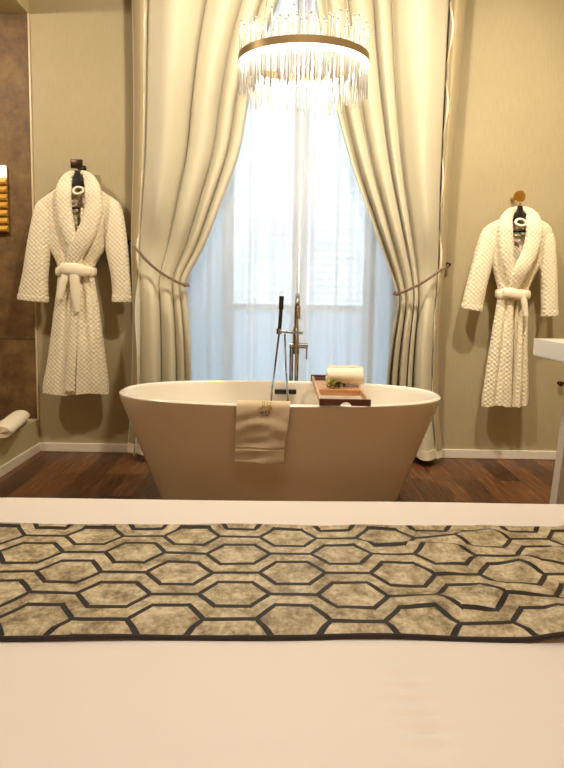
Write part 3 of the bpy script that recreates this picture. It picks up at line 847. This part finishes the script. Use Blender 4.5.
# right robe
RT_ = -.055
right = bathrobe('white waffle bathrobe hanging on the right wall above the washbasin', [
    (213, 508, 531, .035, 0), (219, 499.5, 538.5, .045, 0), (224, 489, 547, .05, 0), (229, 484, 551, .052, 0), (238, 483, 552, .054, 0), (255, 487, 546, .056, .3), (272, 493, 536, .056, .6), (286, 497, 529, .052, .9), (294, 498, 527, .048, 1),
    (304, 496.5, 527, .052, 1.6), (325, 493, 527, .056, 2.0), (350, 489, 527, .058, 2.2), (380, 484.5, 527.5, .06, 2.2), (400, 481.5, 527.5, .06, 2.2), (405, 481.5, 527, .06, 2.2)],
    [[(491, 230, 7.5, .032, 0), (488, 240, 9.2, .044, -.004), (483, 260, 10.2, .046, -.008), (477.5, 282, 10, .046, -.01), (473.5, 300, 10.2, .046, -.01), (471.5, 310, 10, .046, -.01)],
     [(543, 231, 7.5, .032, 0), (545, 241, 9, .044, -.004), (547, 262, 9.2, .045, -.008), (549, 285, 8, .042, -.01), (549.5, 305, 7.8, .042, -.01), (549.5, 316, 7.8, .042, -.01)]],
    [(208, 506, 537), (284, 514.5)],
    [[(519.5, 209.5, 2.8, .017, .03), (512.5, 211, 4, .021, .012), (507.5, 217, 5.8, .024, -.022), (505.6, 226, 7, .026, RT_-.006), (505.4, 238, 7.2, .026, RT_-.014), (506.6, 254, 6.2, .023, RT_-.02), (510, 272, 5, .016, RT_-.012), (514, 288, 4, .01, RT_-.002)],
     [(519.5, 209.5, 2.8, .017, .03), (526.8, 211, 4.2, .021, .012), (532.5, 217, 6.4, .025, -.022), (534.2, 226, 7.6, .027, RT_-.008), (533.6, 238, 7.8, .027, RT_-.02), (529.4, 253, 7.6, .025, RT_-.028), (521.5, 270, 7, .023, RT_-.034), (514, 288, 5.5, .012, RT_-.006)]],
    {'band': (294, 498, 527.5, 4.4, .056),
     'pieces': [('belt_tail', [(522, 296, 3.2, .011, RT_-.018), (524.5, 304, 3, .011, RT_-.02), (526, 316, 2.4, .009, RT_-.02)]),
                ('knot', [(503, 292, 4.2, .012, RT_-.012), (510, 293, 5, .016, RT_-.02), (518, 295, 5, .016, RT_-.02), (525, 296, 4, .012, RT_-.012)])]},
    [(.26, .010, .05, 0), (.53, .026, .035, .02), (.68, .012, .05, 0), (.86, .012, .04, -.02)],
    [(511, 306, 2.4, RT_+.002), (510, 340, 3, RT_-.004), (509, 375, 3.2, RT_-.006), (508, 407, 3.4, RT_-.006)], 4.7)
hanger('black hanger inside the right bathrobe', 520, 215, 203, [(497, 227), (540, 229)], 231.5, (505, 538))
# neck labels
def neck_tag(px, py, parent, r):
    c = at(px, py, RY-.044); bm = bmesh.new()
    rings = []
    for k in range(25):
        a = PI*.02+2*PI*k/24; ctr = c+Vector((math.cos(a)*r, .012*math.sin(a), math.sin(a)*r*.72))
        rr = .0085*(.75+.25*abs(math.sin(a/2)))
        o_ = Vector((math.cos(a), 0, math.sin(a)))
        rings.append([ctr+o_*rr*math.cos(b)+Vector((0, 1, 0))*rr*math.sin(b) for b in [2*PI*q/10 for q in range(10)]])
    loft(bm, rings, False); lp = obj('hanging_loop', bm, 'terry', parent)
    bm = bmesh.new(); box(bm, (c.x-r*.42, c.y-.004, c.z-r*.05), (c.x+r*.5, c.y, c.z+r*.25), .001); obj('neck_label', bm, 'tag', lp)
neck_tag(78.3, 190.5, left, .030); neck_tag(520.8, 222.5, right, .030)
# hooks on the wall
hk = at(77, 165.5, WY-.1)
bm = bmesh.new(); box(bm, (hk.x-.022, WY-.012, hk.z-.02), (hk.x+.022, WY-.0005, hk.z+.02), .006)
box(bm, (hk.x-.017, WY-.10, hk.z-.012), (hk.x+.017, WY-.01, hk.z+.006), .005); box(bm, (hk.x-.036, WY-.116, hk.z-.018), (hk.x+.036, WY-.098, hk.z+.034), .006)
tag(obj('robe_hook', bm, 'bronze'), 'dark square hook on the wall above the left bathrobe', 'hook', 'robe hooks')
hk = at(519.5, 196.5, WY-.11)
bm = bmesh.new(); lathe(bm, [(.014, 0), (.012, -.004), (.011, -.085), (.014, -.092), (.031, -.1), (.035, -.106), (.035, -.114), (.030, -.12), (.012, -.1215)], (hk.x, WY-.0005, hk.z), 'Y', 28)
tag(obj('robe_hook', bm, 'brass'), 'round brass knob on the wall above the right bathrobe', 'hook', 'robe hooks')

# ------------------------------------------------------------------ alcove : ledge towel, gold slatted panel
ta = at(27, 422, 3.5); tb = at(4, 430, 3.16); R = .057
mid = Vector((XL-.085, 3.34, LEDGE+R+.001))
bm = bmesh.new(); roll(bm, (0, 0, 0), (.17, -1, 0), .45, R, 2.6, .018)
for v in bm.verts: v.co = Vector((v.co.x*1.2, v.co.y, v.co.z*.78))+Vector((XL-.015, 3.32, LEDGE+R*.78+.001))
tag(obj('rolled_towel', bm, 'towel'), 'white rolled towel on the ledge below the brown stone', 'towel')
pa = at(8, 166, WY); pb = at(9, 233, WY); x1 = pa.x; x0 = x1-.34
sl = thing('slatted_panel', 'golden slatted panel with a bright top on the brown stone wall', 'wall lamp', (x0, WY, pb.z))
bm = bmesh.new(); zt_, zb_ = pa.z, pb.z
box(bm, (x0, WY-.012, zb_), (x1, WY-.0005, zt_), .002); obj('back_plate', bm, 'brass', sl, False)
zg = at(4, 178, WY).z
bm = bmesh.new(); box(bm, (x0+.004, WY-.03, zg), (x1-.003, WY-.012, zt_-.002), .003); o = obj('glowing_top', bm, 'lamp_glow', sl, False); o['label'] = 'bright cream top band'
N = 7
for i in range(N):
    h = (zg-zb_)/N; z = zb_+h*(i+.5); bm = bmesh.new()
    rings = []
    for x in (x0+.003, x1-.002):
        rings.append([Vector((x, WY-.012+dy, z+dz)) for dy, dz in ((0, -h*.42), (-.024, -h*.30), (-.028, -h*.1), (-.004, h*.44), (0, h*.44))])
    loft(bm, rings); obj('slat', bm, 'gold_slat', sl, False)

# ------------------------------------------------------------------ washbasin on legs at the right
by0 = 2.62
q = at(533.5, 337, by0); qb = at(533, 355.5, by0)
bx0 = q.x; bz1 = q.z; bz0 = qb.z; by1 = 1.75; bx1 = XR-.06
wb = thing('washbasin', 'white rectangular washbasin on painted legs at the right edge', 'washbasin', (bx0, by1, 0))
bm = bmesh.new(); box(bm, (bx0, by1, bz0), (bx1, by0, bz1))
topf = [f for f in bm.faces if f.normal.z > .9 or f.calc_center_median().z > bz1-1e-4]
r = bmesh.ops.inset_region(bm, faces=topf, thickness=.035)
for f in topf:
    for v in f.verts: v.co.z -= .075
bmesh.ops.bevel(bm, geom=[e for e in bm.edges], offset=.006, segments=2, affect='EDGES')
obj('basin', bm, 'ceramic', wb)
lx = at(556.5, 470, by0-.06).x
for x, y in ((lx-.004, by0-.06), (bx1-.08, by0-.06), (lx-.021, by1+.06), (bx1-.08, by1+.06)):
    bm = bmesh.new(); box(bm, (x, y-.03, 0), (x+.036, y+.03, bz0), .003)
    for v in bm.verts: v.co.x += (.055 if x < 1.5 else -.055)*v.co.z/bz0-(.012 if x < 1.5 else 0)
    obj('leg', bm, 'legpaint', wb, False)
pk = at(559, 383, WY)
bm = bmesh.new(); lathe(bm, [(.013, 0), (.009, -.004), (.008, -.02), (.015, -.026), (.016, -.034), (.009, -.039)], (pk.x, WY-.0005, pk.z), 'Y', 18)
tag(obj('wall_knob', bm, 'bronze'), 'small dark round knob on the wall below the washbasin', 'knob')

# ------------------------------------------------------------------ bed and runner
BZ = .50
bf = at_z(282, 496, BZ).y
bed = thing('bed', 'white made bed in the foreground facing the bathtub', 'bed', (0, bf, 0))
bw = 1.02
bm = bmesh.new(); box(bm, (-bw+.03, REAR+.15, .0), (bw-.03, bf-.05, .2), .02); obj('bed_base', bm, 'white_paint', bed)
bm = bmesh.new(); box(bm, (-bw+.015, REAR+.15, .2), (bw-.015, bf-.03, .44), .05, 4); obj('mattress', bm, 'duvet', bed)
RIPX, RIPY0, RIPY1 = at_z(402, 700, BZ).x, at_z(402, 748, BZ).y, at_z(402, 672, BZ).y
def bz(x, y):
    z = BZ+.0035*noise.noise(Vector((x*2.2, y*2.2, 0)))
    w = math.exp(-((x-RIPX)/.028)**2)*sm(RIPY0-.04, RIPY0+.02, y)*sm(RIPY1+.03, RIPY1-.03, y)
    z += .0042*math.sin((y-RIPY0)*2*PI/.027)*w
    w2 = math.exp(-((y-(.66+.12*x))/.02)**2)*sm(-.25, 0, x)
    z += .002*w2
    return z
def duv(u, v):
    X0, Y0, Y1 = -bw, REAR+.2, bf
    drop, r = .26, .045
    # arc-length across: side drop - top - side drop
    def fold(s, half):
        """s signed distance from the middle; returns (offset, fall)"""
        a = abs(s); sg = 1 if s > 0 else -1
        if a <= half-r: return s, 0
        a -= half-r; arc = PI/2*r
        if a < arc:
            th = a/r; return sg*(half-r+r*math.sin(th)), r-r*math.cos(th)
        return sg*half, r+(a-arc)
    half = bw; S = half-r+PI/2*r+drop
    x, fx = fold((u*2-1)*S, half)
    ym = (Y0+Y1)/2; hy_ = (Y1-Y0)/2; S2 = hy_-r+PI/2*r+drop
    sv = -hy_+(hy_+S2)*v
    y, fyy = fold(sv, hy_); y += ym
    fall = max(fx, fyy)
    w = .006*math.sin(x*17)*sm(.03, .2, fyy)
    return Vector((x, y+w, bz(x, y)-fall))
# denser rows where the camera looks
bm = bmesh.new()
us = [i/240 for i in range(241)]; vv = [i/60*.45 for i in range(60)]+[.45+.55*i/420 for i in range(421)]
vs = [[bm.verts.new(duv(u, v)) for u in us] for v in vv]
for j in range(len(vv)-1):
    for i in range(240): bm.faces.new((vs[j][i], vs[j][i+1], vs[j+1][i+1], vs[j+1][i]))
obj('duvet', bm, 'duvet', bed)
ry1 = at_z(282, 526.5, BZ+.012).y; ry0 = at_z(282, 634.5, BZ+.008).y
def run(u, v):
    x = -bw+.02+(2*bw-.04)*u
    y = ry0+(ry1-ry0)*v+.008*noise.noise(Vector((x*3.5, 1, v)))+.003*math.sin(x*3.1)
    sidew = sm(-.1, .5, x)
    z = BZ+.0125+.003*noise.noise(Vector((x*5, y*7, 2)))
    z += sidew*.022*max(0, noise.noise(Vector((x*6+y*5, y*16-x*3, 7))))
    z += sidew*.013*math.exp(-((y-(ry1-.08-.10*(x-.1)))/.014)**2)*math.exp(-((x-.22)/.2)**2)
    z += .006*math.exp(-((v-.985)/.02)**2)
    z -= .006*sm(.035, 0, v)
    return Vector((x, y, z))
bm = bmesh.new(); surf(bm, run, 300, 90, .007)
rn = thing('bed_runner', 'beige velvet bed runner with dark hexagon pattern across the bed', 'bed runner', (0, bf, BZ+.01))
obj('runner_cloth', bm, 'runner', rn)
bm = bmesh.new(); tube(bm, [run(i/150, .0)+Vector((0, -.002, -.003)) for i in range(151)], .0045, 8); o = obj('shadowed_edge', bm, 'runner_edge_shade', rn); o['label'] = 'near edge of the runner with its dark shadow painted in'

for o in (bed, rn): o.rotation_euler.z = .019

# ------------------------------------------------------------------ light
def area(name, loc, target, size, power, c, shape='DISK', spread=PI):
    l = bpy.data.lights.new(name, 'AREA'); l.shape = shape; l.size = size; l.energy = power; l.color = c; l.spread = spread
    o = bpy.data.objects.new(name, l); COL.objects.link(o); o.location = loc
    o.rotation_euler = (Vector(target)-Vector(loc)).to_track_quat('-Z', 'Y').to_euler(); return o
WARM = (1, .86, .67)
area('ceiling_lamp_tub', (.05, 2.0, CEIL-.02), (.05, 3.65, 1.15), .2, 46, WARM, spread=math.radians(140))
area('ceiling_lamp_bed', (0, .45, CEIL-.02), (0, .5, 0), .4, 5.8, (1, .96, .92), spread=math.radians(80))
area('ceiling_lamp_right', (1.25, 2.2, CEIL-.02), (1.45, 3.6, .9), .15, 17, WARM, spread=math.radians(100))
for nm, x, e in (('warm_fill_left', -1.25, 9), ('warm_fill_right', 1.4, 18)):  # unseen fill lights, added to warm the front of the tub
    l = bpy.data.lights.new(nm, 'POINT'); l.energy = e; l.color = (1, .72, .45); l.shadow_soft_size = .12
    o = bpy.data.objects.new(nm, l); COL.objects.link(o); o.location = (x, -1.1, 1.05)
area('alcove_lamp', (XL-.55, 2.3, SOF-.02), (XL-.3, 3.65, 1.0), .12, 24, WARM)
l = bpy.data.lights.new('chandelier_bulb', 'POINT'); l.energy = 8; l.color = (1, .9, .72); l.shadow_soft_size = .06
o = bpy.data.objects.new('chandelier_bulb', l); COL.objects.link(o); o.location = (cc.x, cc.y, cc.z+.02)
sun = bpy.data.lights.new('sun', 'SUN'); sun.energy = 1.5; sun.angle = .02; sun.color = (1, .97, .92)
so = bpy.data.objects.new('sun', sun); COL.objects.link(so); so.rotation_euler = Vector((.25, .72, -.62)).to_track_quat('-Z', 'Y').to_euler()
W = bpy.data.worlds.new('sky'); S.world = W; W.use_nodes = True
bg = W.node_tree.nodes['Background']; bg.inputs[0].default_value = (.72, .86, 1, 1); bg.inputs[1].default_value = 4.5

vs_ = S.view_settings; vs_.view_transform = 'Standard'; vs_.look = 'None'; vs_.gamma = 1; vs_.use_curve_mapping = False; vs_.exposure = 0.12
S.cycles.use_denoising = True
S.cycles.transparent_max_bounces = 24; S.cycles.max_bounces = 10
